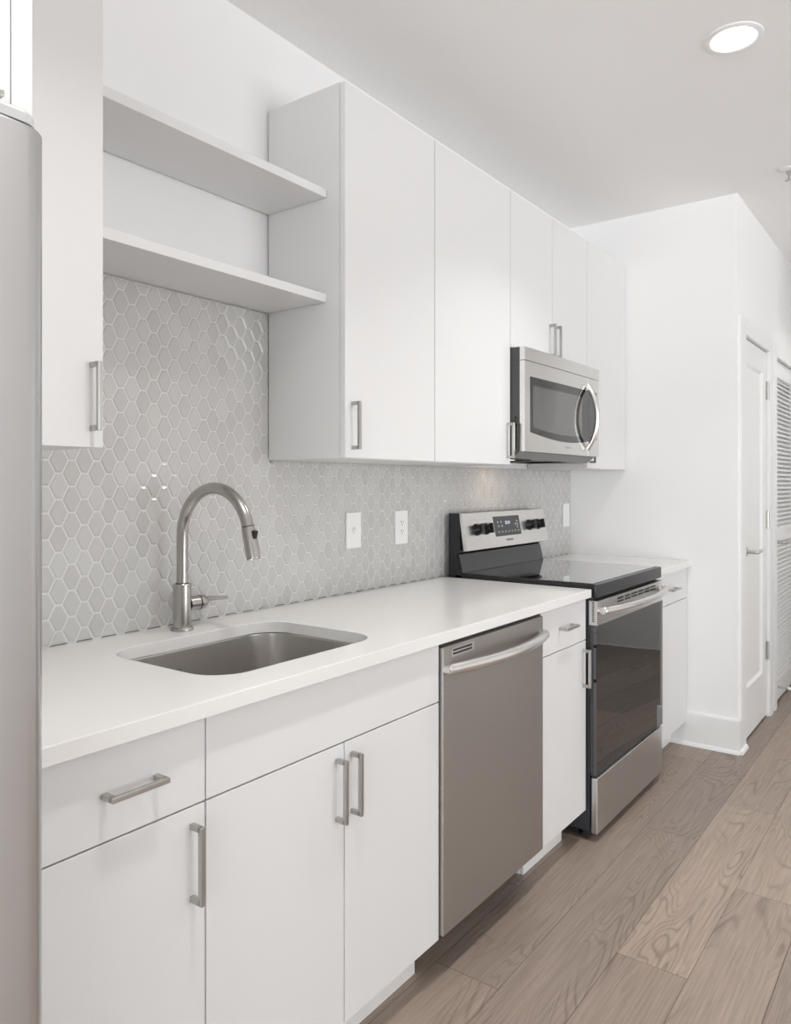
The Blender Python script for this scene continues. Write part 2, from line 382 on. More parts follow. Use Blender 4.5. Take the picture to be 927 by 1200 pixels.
for z in (1.82, 1.10, 0.37):
    h = MB(); h.tube([(L1+0.003, yd-0.007, z-.05), (L1+0.003, yd-0.007, z+.05)], 0.007, 10)
    h.box(L1-0.03, L1+0.004, yd-0.0025, yd+.001, z-.05, z+.05); h.build('hinge', M['hinge'], o)
d2 = MB(); L0, L1 = D2[0]+0.005, D2[1]-0.005; s0, s1 = L0+0.045, L1-0.06
d2.box(L0, s0, yd, yd+.035, 0.014, DH-0.006); d2.box(s1, L1, yd, yd+.035, 0.014, DH-0.006)
d2.box(s0, s1, yd, yd+.035, 0.014, 0.13); d2.box(s0, s1, yd, yd+.035, 0.955, 1.03); d2.box(s0, s1, yd, yd+.035, 1.935, DH-0.006)
o2 = d2.build('door_2', M['trim']); struct(o2, 'white louvered hall door farther down the hall with a lever handle', 'door')
lv = MB()
for a, bz in ((0.13, 0.955), (1.03, 1.935)):
    n = int((bz-a)/0.0262)
    for i in range(n):
        z = a + (i+.5)*(bz-a)/n
        lv.prism([(yd+.004, z-.013), (yd+.030, z+.007), (yd+.030, z+.013), (yd+.004, z-.006)], 'x', s0, s1)
lv.box(s0, s1, yd+.031, yd+.034, 0.13, 1.935)
lv.build('louver_slats', M['trim'], o2)
lever(o2, L0+0.05, 0.958, yd)
ds = MB(); zz = 0.115
ds.lathe([(0, 0), (0.012, 0), (0.012, 0.004), (0.005, 0.006), (0.004, 0.07), (0.004, 0.072), (0, 0.072)], (L0+0.03, yd, zz), (0, -1, 0), 16)
st = ds.build('door_stop', M['hinge'], o2)
MB().lathe([(0, 0), (0.009, 0), (0.01, 0.012), (0.007, 0.018), (0, 0.019)], (L0+0.03, yd-0.07, zz), (0, -1, 0), 16).build('rubber_tip', M['trim'], st)

# ------------------------------------------------------------------ backsplash of elongated hexagon tiles
def clip(poly, x0, x1, z0, z1):
    for ax, lim, sg in ((0, x0, 1), (0, x1, -1), (1, z0, 1), (1, z1, -1)):
        out = []
        for i, p in enumerate(poly):
            q = poly[(i+1) % len(poly)]; dp, dq = sg*(p[ax]-lim), sg*(q[ax]-lim)
            if dp >= 0: out.append(p)
            if (dp > 0 and dq < 0) or (dp < 0 and dq > 0):
                t = dp/(dp-dq); out.append((p[0]+t*(q[0]-p[0]), p[1]+t*(q[1]-p[1])))
        poly = out
        if len(poly) < 3: return []
    return poly
def inset(poly, d):
    n = len(poly); out = []
    for i in range(n):
        p0, p1, p2 = Vector(poly[i-1]), Vector(poly[i]), Vector(poly[(i+1) % n])
        e1, e2 = (p1-p0), (p2-p1)
        if e1.length < 1e-5 or e2.length < 1e-5: return None
        e1.normalize(); e2.normalize()
        n1, n2 = Vector((-e1.y, e1.x)), Vector((-e2.y, e2.x)); k = n1 + n2
        if k.length < 1e-3: return None
        k = k.normalized(); c = max(k.dot(n1), 0.3); out.append(p1 + k*(d/c))
    return out
def area2(p): return sum(p[i][0]*p[(i+1) % len(p)][1] - p[(i+1) % len(p)][0]*p[i][1] for i in range(len(p)))/2
def make_backsplash():
    bm = bmesh.new(); lay = bm.loops.layers.float_color.new('tone')
    zones = [(0.571, 0.8805, CT, 1.372), (0.8805, 1.6365, CT, 1.817), (1.6365, XE, CT, 1.372)]
    pc, pr, fl = 0.0329, 0.0620, 0.0083; wd_ = pc*1.0 + 0.0 ; hw = pc - fl
    YT = -0.0065
    for x0, x1, z0, z1 in zones:
        k0, k1 = int((x0-.9605)/pc)-2, int((x1-.9605)/pc)+2
        for k in range(k0, k1+1):
            cx = 0.9605 + pc*k; zo = 1.354 + (0.031 if k % 2 else 0)
            for j in range(-9, 10):
                cz = zo + pr*j
                hexa = [(cx-fl, cz+pr/2), (cx-hw, cz), (cx-fl, cz-pr/2), (cx+fl, cz-pr/2), (cx+hw, cz), (cx+fl, cz+pr/2)]
                o = inset(hexa, 0.00105)
                pol = clip([(v[0], v[1]) for v in o], x0, x1, z0-.001, z1-.0015)
                if len(pol) < 3: continue
                # drop doubled points
                q = [p for i, p in enumerate(pol) if (Vector(p)-Vector(pol[i-1])).length > 3e-4]
                if len(q) < 3 or area2(q) < 2e-5: continue
                tn = (random.random(),)*3 + (1,)
                inn = inset(q, 0.0046)
                ok = inn and area2(inn) > 1e-5 and area2(inn) < area2(q) and len(q) >= 5
                A = [bm.verts.new((p[0], YT+.0045, p[1])) for p in q]
                e = inset(q, 0.0006); e = e if e and area2(e) > 0 else q
                B = [bm.verts.new((p[0], YT+.0019, p[1])) for p in e]
                fs = []
                for i in range(len(q)):
                    i2 = (i+1) % len(q); fs.append(bm.faces.new((A[i], A[i2], B[i2], B[i])))
                if ok:
                    Cc = [bm.verts.new((p[0], YT, p[1])) for p in inn]
                    for i in range(len(q)):
                        i2 = (i+1) % len(q); fs.append(bm.faces.new((B[i], B[i2], Cc[i2], Cc[i])))
                    fs.append(bm.faces.new(Cc))
                else: fs.append(bm.faces.new(B))
                for f in fs:
                    for lp in f.loops: lp[lay] = tn
    for x0, x1, z0, z1 in zones:
        v = [bm.verts.new(c) for c in ((x0, YT+.0022, z0), (x1, YT+.0022, z0), (x1, YT+.0022, z1), (x0, YT+.0022, z1))]
        f = bm.faces.new(v); f.material_index = 1
    bm.normal_update()
    for f in bm.faces:
        if f.normal.y > 0: f.normal_flip()
    me = bpy.data.meshes.new('backsplash'); bm.to_mesh(me); bm.free()
    o = link('backsplash', me, M['tile'], smooth=1); me.materials.append(M['grout']); return o
tag(make_backsplash(), 'pale grey elongated hexagon tile backsplash with white grout on the back wall', 'backsplash', kind='structure')
box('gap_shade_strip', mat('dark_gap', (0.1, 0.1, 0.1), 0.8), bpy.data.objects['backsplash'], 0.8815, 1.6355, -0.0035, -0.0005, 1.8155, 1.8185)  # dark strip stands in for the shaded gap between tile and shelf

# ------------------------------------------------------------------ cabinets
def pull(parent, cx, cz, yf, vert=True, L=0.137):
    """square bar pull on a face that looks towards -y"""
    h = MB(); t, pj, e = 0.0092, 0.032, 0.0012; hl = L/2
    if vert:
        h.box(cx-t/2, cx+t/2, yf-pj, yf-pj+0.0098, cz-hl, cz+hl, bev=e)
        for s in (-1, 1):
            a, bq = sorted((cz+s*hl, cz+s*(hl-0.0105))); h.box(cx-t/2, cx+t/2, yf-pj+0.005, yf, a, bq, bev=e)
    else:
        h.box(cx-hl, cx+hl, yf-pj, yf-pj+0.0098, cz-t/2, cz+t/2, bev=e)
        for s in (-1, 1):
            a, bq = sorted((cx+s*hl, cx+s*(hl-0.0105))); h.box(a, bq, yf-pj+0.005, yf, cz-t/2, cz+t/2, bev=e)
    return h.build('handle', M['nickel'], parent)
G = 0.0016
def front(name, root, x0, x1, z0, z1, yf, th=0.019):
    return box(name, M['lacquer'], root, x0+G, x1-G, yf, yf+th, z0+G, z1-G, bev=0.0011)
DZ0, DZ1, RZ0, RZ1 = 0.115, 0.733, 0.733, 0.884
def base_cab(name, label, x0, x1, toe=True):
    r = thing(name, label, 'cabinet', ((x0+x1)/2, -0.3, 0))
    c = MB(); a, b, y0, y1 = x0+.0008, x1-.0008, FB+.0205, -0.012
    for q in ((a, a+.018, y0, y1, DZ0, 0.886), (b-.018, b, y0, y1, DZ0, 0.886), (a+.018, b-.018, y0, y1, DZ0, DZ0+.018), (a+.018, b-.018, y1-.01, y1, DZ0+.018, 0.886), (a+.018, b-.018, y0, y0+.018, 0.79, 0.886), (a+.018, b-.018, y0, y0+.018, 0.715, 0.75)): c.box(*q)
    c.build('carcass', M['cab_in'], r)
    if toe:
        xa, xb = x0+(.030 if 2 < x0 < 3 else .001), x1-(.040 if 2 < x0 < 3 else .001)
        tk = MB(); tk.box(xa, xb, -0.5465, -0.5345, 0.0, DZ0-.001, bev=.0008); tk.box(xa-(.004 if 2 < x0 < 3 else 0), xb, -0.5325, -0.5185, 0.0, DZ0-.001, bev=.0008); tk.build('toe_kick', M['toe'], r)
    return r
XL = 0.5735
c = base_cab('base_cabinet', 'white base cabinet next to the refrigerator, drawer over one door', XL, 0.885)
dr = front('drawer', c, XL, 0.885, RZ0, RZ1, FB); pull(dr, 0.7325, 0.808, FB, False, 0.107)
do = front('door', c, XL, 0.885, DZ0, DZ1, FB); pull(do, 0.8545, 0.6355, FB)
c = base_cab('sink_cabinet', 'wide white double-door base cabinet under the sink with a plain top panel', 0.885, 1.646)
front('false_front', c, 0.885, 1.646, RZ0, RZ1, FB)
do = front('door', c, 0.885, 1.267, DZ0, DZ1, FB); pull(do, 1.2405, 0.6365, FB)
do = front('door', c, 1.267, 1.646, DZ0, DZ1, FB); pull(do, 1.2915, 0.6375, FB)
c = base_cab('base_cabinet', 'narrow white base cabinet between the dishwasher and the range', 2.243, 2.619)
dr = front('drawer', c, 2.243, 2.619, RZ0, RZ1, FB); pull(dr, 2.436, 0.808, FB, False, 0.107)
do = front('door', c, 2.243, 2.619, DZ0, DZ1, FB); pull(do, 2.589, 0.6365, FB)
c = base_cab('base_cabinet', 'white base cabinet in the corner between the range and the end wall', 3.394, XE-.002)
dr = front('drawer', c, 3.394, XE-.004, RZ0, RZ1, FB); pull(dr, 3.650, 0.802, FB, False, 0.107)
front('door', c, 3.394, XE-.004, DZ0, DZ1, FB)

def upper_cab(name, label, x0, x1, z0=1.371, z1=2.44, yf=FU):
    r = thing(name, label, 'cabinet', ((x0+x1)/2, -0.15, z0))
    MB().box(x0, x1, yf+.0205, -0.0075, z0, z1).build('carcass', M['lacquer'], r); return r
def upper_fronts(r, doors, z0, z1, hz, yf=FU):
    for a, bq, hx in doors:
        d = front('door', r, a, bq, z0, z1, yf)
        if hx: pull(d, hx, hz, yf)
c = upper_cab('wall_cabinet', 'white wall cabinet left of the shelves, partly behind the refrigerator', 0.5735, 0.8815)
upper_fronts(c, [(0.5735, 0.8825, 0.855)], 1.369, 2.44, 1.472)
c = upper_cab('wall_cabinet', 'tall white wall cabinet right of the shelves, handle at its lower left', 1.636, 2.0955)
upper_fronts(c, [(1.635, 2.0955, 1.668)], 1.371, 2.44, 1.465)
c = upper_cab('wall_cabinet', 'tall white wall cabinet immediately left of the microwave, handle at lower right', 2.0965, 2.627)
upper_fronts(c, [(2.0965, 2.6275, 2.600)], 1.371, 2.44, 1.465)
c = upper_cab('wall_cabinet', 'short white two-door wall cabinet above the microwave', 2.6285, 3.3895, 1.829)
upper_fronts(c, [(2.6285, 3.009, 2.981), (3.009, 3.3895, 3.036)], 1.829, 2.44, 1.908)
c = upper_cab('wall_cabinet', 'tall white wall cabinet right of the microwave against the end wall', 3.3905, XE-.002)
upper_fronts(c, [(3.3905, XE-.002, 3.4225)], 1.371, 2.44, 1.465)

# refrigerator surround
PX0, PX1 = 0.541, 0.5715
tag(box('end_panel', M['lacquer'], None, PX0, PX1, -0.62, -0.002, 0, 2.44, bev=0.001, loc=((PX0+PX1)/2, -0.3, 0)),
    'tall white panel between the refrigerator and the left wall cabinet', 'panel')
r = thing('wall_cabinet', 'deep white wall cabinet above the refrigerator with a bar handle along its bottom', 'cabinet', (0.05, -0.3, 1.80))
MB().box(-0.42, PX0-.001, -0.60, -0.002, 1.80, 2.44).build('carcass', M['lacquer'], r)
upper_fronts(r, [(-0.42, 0.06, None), (0.06, PX0, None)], 1.80, 2.44, 1.8935, yf=-0.62)
for _d, _x in zip([o for o in r.children if o.name.startswith('door')], (0.01-.0685-.03, 0.4475)): pull(_d, _x, 1.832, -0.62, False)

# open shelves
def shelf(label, z0):
    s = MB(); s.box(0.8828, 1.6342, -0.245, -0.0075, z0, z0+0.024, bev=0.0008)
    tag(s.build('wall_shelf', M['lacquer'], None, (1.258, -0.12, z0)), label, 'shelf', 'open shelves between the wall cabinets')
shelf('upper white open shelf nearest the ceiling', 2.121)
shelf('lower white open shelf just above the tile', 1.820)

# ------------------------------------------------------------------ countertops
def slab(name, label, outer, hole, z0, z1, loc):
    cu = bpy.data.curves.new(name, 'CURVE'); cu.dimensions = '2D'; cu.fill_mode = 'BOTH'
    for pts in (outer, hole):
        if not pts: continue
        sp = cu.splines.new('POLY'); sp.points.add(len(pts)-1); sp.use_cyclic_u = True
        for q, p in zip(sp.points, pts): q.co = (p[0], p[1], 0, 1)
    cu.bevel_depth = 0.0018; cu.bevel_resolution = 2; cu.offset = -0.0018; cu.extrude = (z1-z0)/2 - 0.0018
    o = bpy.data.objects.new('tmp', cu); COL.objects.link(o); o.location = (0, 0, 0)
    dg = bpy.context.evaluated_depsgraph_get(); me = bpy.data.meshes.new_from_object(o.evaluated_get(dg)); bpy.data.objects.remove(o)
    me.transform(Matrix.Translation((0, 0, (z0+z1)/2))); me.name = name; me.materials.clear()
    return tag(link(name, me, M['quartz'], None, loc), label, 'countertop')
YF = -0.6445
SX0, SX1, SY0, SY1 = 0.977, 1.499, -0.546, -0.153
slab('countertop', 'long white quartz countertop holding the sink and faucet', [(0.5725, YF), (2.617, YF), (2.617, -0.001), (0.5725, -0.001)],
     rrect(SX0, SX1, SY0, SY1, 0.085, 12), 0.888, CT, (1.6, -0.3, 0.888))
slab('countertop', 'short white quartz countertop right of the range', [(3.396, YF), (XE-.001, YF), (XE-.001, -0.001), (3.396, -0.001)], None, 0.888, CT, (3.65, -0.3, 0.888))

# undermount sink
def loop(bm, pts, z): return [bm.verts.new((p[0], p[1], z)) for p in pts]
def make_sink():
    r = thing('kitchen_sink', 'rectangular stainless steel undermount sink with rounded corners', 'sink', (1.238, -0.35, 0.66))
    m = MB(); bm = m.bm; e = 0.016
    rings = [(-0.028, 0.8875, .10), (e*-1, 0.8875, .095), (-0.014, 0.8865, .093), (-0.011, 0.880, .09), (-0.006, 0.80, .085), (0.0, 0.715, .08), (0.006, 0.697, .075), (0.02, 0.683, .065), (0.045, 0.678, .05), (0.12, 0.674, .03)]
    prev = None
    for d, z, rr in rings:
        L = loop(bm, rrect(SX0+d, SX1-d, SY0+d, SY1-d, max(rr, .02), 12), z)
        if prev:
            for i in range(len(L)): bm.faces.new((prev[i], prev[(i+1) % len(L)], L[(i+1) % len(L)], L[i]))
        prev = L
    bm.faces.new(prev)
    m.build('basin', M['sink'], r, smooth=60)
    g = MB(); L1 = rrect(SX0-.0165, SX1+.0165, SY0-.0165, SY1+.0165, .10, 12); L2 = rrect(SX0-.0125, SX1+.0125, SY0-.0125, SY1+.0125, .097, 12)
    a = loop(g.bm, L1, 0.8879); bq = loop(g.bm, L2, 0.8879); c1 = loop(g.bm, L2, 0.8850)
    for i in range(len(a)):
        j = (i+1) % len(a); g.bm.faces.new((a[i], a[j], bq[j], bq[i])); g.bm.faces.new((bq[i], bq[j], c1[j], c1[i]))
    g.build('sealant_line', M['black_rough'], r)
    d = MB(); d.lathe([(0.057, 0.0), (0.057, 0.0022), (0.052, 0.003), (0.043, 0.0015), (0.040, -0.008), (0, -0.010)], (1.238, -0.35, 0.6745), seg=36)
    dd = d.build('drain', M['steel_light'], r)
    mk = Matrix.Translation((1.185, SY1+.0056, 0.834)) @ Matrix.Rotation(-0.06, 4, 'X') @ FACE_Y
    text('lettering', 'ELKAY', 0.0115, M['mark'], r, mk)
make_sink()

# faucet
def make_faucet():
    bx, by = 1.253, -0.084
    r = thing('faucet', 'tall brushed steel gooseneck pull-down faucet behind the sink', 'faucet', (bx, by, CT))
    MB().lathe([(0, 0), (0.0285, 0), (0.029, 0.002), (0.0285, 0.007), (0.027, 0.009), (0, 0.009)], (bx, by, CT), seg=40).build('base_flange', M['faucet'], r)
    MB().lathe([(0, 0.008), (0.0232, 0.008), (0.0232, 0.120), (0.0222, 0.1215), (0.0160, 0.1215), (0.0, 0.1215)], (bx, by, CT), seg=40).build('body', M['faucet'], r)
    MB().lathe([(0.0166, 0.1213), (0.0166, 0.1235), (0.0150, 0.1238)], (bx, by, CT), seg=36).build('seal_ring', M['black_rough'], r)
    R = 0.126; zc = 1.1625
    path = [(bx, by, CT+0.122), (bx, by, 1.08), (bx, by, zc-.02)]
    n = 30; end = math.radians(15)
    for i in range(n+1):
        a = PI - (PI-end)*i/n; path.append((bx, by-R-R*math.cos(a), zc+R*math.sin(a)*0.99))
    MB().tube(path, 0.0147, 28, up=Vector((1, 0, 0))).build('spout_tube', M['faucet'], r, smooth=50)
    p = Vector(path[-1]); d = Vector((0, -math.sin(end), -math.cos(end)))
    MB().lathe([(0, 0), (0.0150, 0), (0.0152, 0.001), (0.0168, 0.010), (0.0172, 0.03), (0.0172, 0.076), (0.0165, 0.079), (0.0135, 0.079), (0.0125, 0.074), (0, 0.074)], p + d*0.0005, d, 36).build('spray_head', M['faucet'], r)
    MB().lathe([(0.0148, -0.0008), (0.0156, -0.0008), (0.0156, 0.0008), (0.0148, 0.0008)], p, d, 36).build('joint_ring', M['black_rough'], r)
    bt = MB(); o = Vector((0, -math.cos(end), math.sin(end)))
    c = p + d*0.027 + o*0.0155
    t = bmesh.new(); bmesh.ops.create_cube(t, size=1.0)
    for v in t.verts: v.co = Vector((v.co.x*0.013, v.co.y*0.011*(1.0 if v.co.z > 0 else 0.75), v.co.z*0.030))
    bmesh.ops.bevel(t, geom=list(t.edges), offset=0.003, segments=2, profile=0.5, affect='EDGES')
    q = Matrix.Translation(c) @ Matrix.Rotation(end, 4, 'X')
    bt.merge(t, q); bt.build('spray_button', M['black_rough'], r)
    z = 0.984
    MB().lathe([(0.0195, 0.018), (0.0195, 0.0485), (0.0185, 0.0493), (0, 0.0493)], (bx, by, z), (1, 0, 0), 32).build('valve_housing', M['faucet'], r)
    MB().lathe([(0.0188, 0.0493), (0.0188, 0.0525), (0, 0.0525)], (bx, by, z), (1, 0, 0), 32).build('valve_ring', M['black_rough'], r)
    h = MB(); h.lathe([(0.0195, 0.0525), (0.0195, 0.062), (0.0175, 0.072), (0.012, 0.078), (0, 0.080)], (bx, by, z), (1, 0, 0), 32)
    h.tube([(bx+0.066, by, z+0.006), (bx+0.09, by, z+0.005), (bx+0.12, by, z+0.003), (bx+0.150, by, z+0.001)], [0.0075, 0.0062, 0.0052, 0.0046], 16)
    h.build('lever', M['faucet'], r, smooth=50)
make_faucet()

# ------------------------------------------------------------------ wall plates
def plate(name, label, x0, x1, z0, z1, kind):
    yb = -0.0065; xm, zm = (x0+x1)/2, (z0+z1)/2
    r = thing(name, label, 'wall plate', (xm, yb, zm))
    p = MB(); p.box(x0, x1, yb-.006, yb, z0, z1, bev=0.0022); p.build('cover_plate', M['plate'], r)
    if kind == 'outlet':
        MB().box(xm-.0167, xm+.0167, yb-.0078, yb-.004, zm-.033, zm+.033, bev=.001).build('receptacle', M['plate'], r)
        s = MB()
        for dz in (-.0165, .0165):
            s.box(xm-.0075, xm-.005, yb-.0082, yb-.0075, zm+dz-.001, zm+dz+.008); s.box(xm+.005, xm+.0078, yb-.0082, yb-.0075, zm+dz, zm+dz+.007)
            s.lathe([(0, 0), (0.0026, 0), (0.0026, .0007), (0, .0007)], (xm, yb-.0075, zm+dz-.007), (0, -1, 0), 10)
        s.build('slots', M['slot'], r)
    elif kind == 'switch':
        MB().box(xm-.006, xm+.006, yb-.0068, yb-.0055, zm-.0125, zm+.0125, bev=.0005).build('toggle_frame', M['cab_in'], r)
        MB().prism([(yb-.006, zm-.009), (yb-.006, zm+.009), (yb-.016, zm+.012), (yb-.017, zm+.006)], 'x', xm-.0045, xm+.0045, bev=.001).build('toggle', M['plate'], r)
    else:
        MB().prism([(yb-.006, zm-.033), (yb-.006, zm+.033), (yb-.0075, zm+.033), (yb-.010, zm), (yb-.0075, zm-.033)], 'x', xm-.0165, xm+.0165).build('rocker', M['plate'], r)
plate('light_switch', 'white toggle switch plate on the tile nearest the faucet', 2.000, 2.079, 1.074, 1.199, 'switch')
plate('wall_outlet', 'white duplex outlet plate on the tile left of the range', 2.283, 2.363, 1.071, 1.197, 'outlet')
plate('light_switch', 'white plate on the tile at the far end, right of the range', 3.800, 3.880, 1.068, 1.194, 'rocker')

# ------------------------------------------------------------------ refrigerator
def make_fridge():
    r = thing('refrigerator', 'stainless steel refrigerator cut off by the left edge of the picture', 'refrigerator', (0.06, -0.38, 0))
    box('body', M['fridge_body'], r, -0.385, 0.519, -0.668, -0.03, 0.02, 1.730, bev=0.004)
    feet = MB(); feet.box(-0.37, 0.5, -0.64, -0.05, 0.0, 0.03); feet.build('base_grille', M['black_rough'], r)
    gk = MB(); gk.box(-0.375, 0.509, -0.684, -0.668, 0.06, 1.74); gk.build('door_gasket', M['gasket'], r)
    def door(x0, x1, z0, z1):
        R = 0.032; yb, yf = -0.684, -0.765
        pts = [(x0+.004, yb), (x0, yb-.004)]
        for i in range(9):
            a = PI + PI/2*i/8; pts.append((x0+R+R*math.cos(a), yf+R+R*math.sin(a)))
        for i in range(1, 8):
            t = i/8; pts.append((x0+R+(x1-x0-2*R)*t, yf-0.010*math.sin(PI*t)))
        for i in range(9):
            a = 3*PI/2 + PI/2*i/8; pts.append((x1-R+R*math.cos(a), yf+R+R*math.sin(a)))
        pts += [(x1, yb-.004), (x1-.004, yb)]
        d = MB(); d.prism(pts, 'z', z0, z1); t = d.bm
        es = [e for e in t.edges if abs(e.verts[0].co.z-e.verts[1].co.z) < 1e-6 and (e.verts[0].co.z > z1-.001 or e.verts[0].co.z < z0+.001)]
        bmesh.ops.bevel(t, geom=es, offset=0.006, segments=3, profile=0.5, affect='EDGES')
        return d.build('door', M['steel_fridge'], r, smooth=40)
    dr_ = door(0.067, 0.520, 0.52, 1.748); dl = door(-0.386, 0.063, 0.52, 1.748)
    fz = door(-0.386, 0.520, 0.06, 0.514)
    for d, x in ((dr_, 0.115), (dl, 0.015)):
        h = MB(); h.tube([(x, -0.77, 0.70), (x, -0.815, 0.71), (x, -0.82, 0.75), (x, -0.82, 1.4), (x, -0.815, 1.45), (x, -0.77, 1.46)], 0.011, 14, up=Vector((1, 0, 0))); h.build('handle', M['steel_light'], d, smooth=50)
    h = MB(); h.tube([(-0.3, -0.772, 0.44), (-0.29, -0.815, 0.44), (-0.2, -0.82, 0.44), (0.33, -0.82, 0.44), (0.42, -0.815, 0.44), (0.43, -0.772, 0.44)], 0.011, 14); h.build('handle', M['steel_light'], fz, smooth=50)
    # hinge caps on top of the doors
    for s, x in ((1, 0.460), (-1, -0.332)):
        c = MB(); t = bmesh.new(); bmesh.ops.create_cube(t, size=1.0)
        for v in t.verts: v.co = Vector((v.co.x*0.088, v.co.y*0.125, v.co.z*0.017))
        bmesh.ops.bevel(t, geom=[e for e in t.edges if abs(e.verts[0].co.z-e.verts[1].co.z) > .01], offset=0.022, segments=6, profile=0.5, affect='EDGES')
        bmesh.ops.bevel(t, geom=[e for e in t.edges if e.verts[0].co.z > .005 and e.verts[1].co.z > .005], offset=0.006, segments=3, profile=0.5, affect='EDGES')
        c.merge(t, Matrix.Translation((x+.004*s, -0.698, 1.7595))); c.build('hinge_cap', mat('hinge_cap_grey', (0.5, 0.5, 0.5), 0.35), r)
        p = MB(); p.lathe([(0.011, 0), (0.011, 0.012)], (x+s*0.024, -0.742, 1.744), seg=18); p.build('hinge_pin', M['slot'], r)
make_fridge()

# ------------------------------------------------------------------ appliance bow handle
def bow(name, parent, m, p0, p1, bulge, rad, axis_flat=1.0, n=24, foot=0.02, pw=2.0):
    """bar whose ends stand on the face and whose middle bows out towards -y"""
    p0, p1 = Vector(p0), Vector(p1); path = []
    for i in range(n+1):
        t = i/n; s = 1 - abs(2*t-1)**pw
        path.append(p0.lerp(p1, t) + Vector((0, -bulge*s, 0)))
    h = MB(); h.tube(path, rad, 18, flat=axis_flat, up=Vector((0, 0, 1)) if abs((p1-p0).z) < .1 else Vector((1, 0, 0)))
    return h, path

# ------------------------------------------------------------------ dishwasher
def make_dw():
    x0, x1, yf = 1.6485, 2.2405, -0.634
    r = thing('dishwasher', 'stainless steel dishwasher with a bowed bar handle between white cabinets', 'dishwasher', ((x0+x1)/2, -0.3, 0))
    box('tub_body', M['black_rough'], r, x0+.004, x1-.004, -0.60, -0.03, 0.10, 0.884)
    d = MB(); d.box(x0, x1, yf, yf+.036, 0.124, 0.874, bev=0.004, seg=3); dd = d.build('door', M['steel_dw'], r)
    box('top_gap_dark', M['black_rough'], r, x0, x1, yf+.012, -0.58, 0.874, 0.886)  # black strip stands in for the dark gap between door and counter
    box('toe_panel', M['black_rough'], r, x0+.003, x1-.003, -0.470, -0.450, 0.004, 0.12)
    ya = yf-.012
    h, path = bow('handle', dd, None, (x0+.014, ya, 0.817), (x1-.012, ya, 0.817), 0.040, 0.0155, n=30)
    hh = h.build('handle', M['steel_light'], dd, smooth=50)
    for x in (x0+.012, x1-.012):
        c = MB(); c.tube([(x, yf+.002, 0.817), (x, yf-.02, 0.817)], [0.014, 0.0135], 16); c.lathe([(0, 0), (.0150, 0), (.0150, .004), (.012, .008), (0, .009)], (x, ya, 0.817), (1 if x > 2 else -1, 0, 0), 18)
        c.build('handle_bracket', M['steel_light'], hh)
    v = MB()
    X0_, X1_ = 1.690, 1.806
    v.box(X0_, X1_, yf-.0006, yf+.002, 0.842, 0.866); b_ = v.build('vent_plate', M['steel'], dd)
    s = MB()
    for z in (0.8475, 0.8565): s.box(X0_+.006, X1_-.014, yf-.0012, yf, z, z+.0052)
    s.build('vent_slots', M['black'], b_)
make_dw()

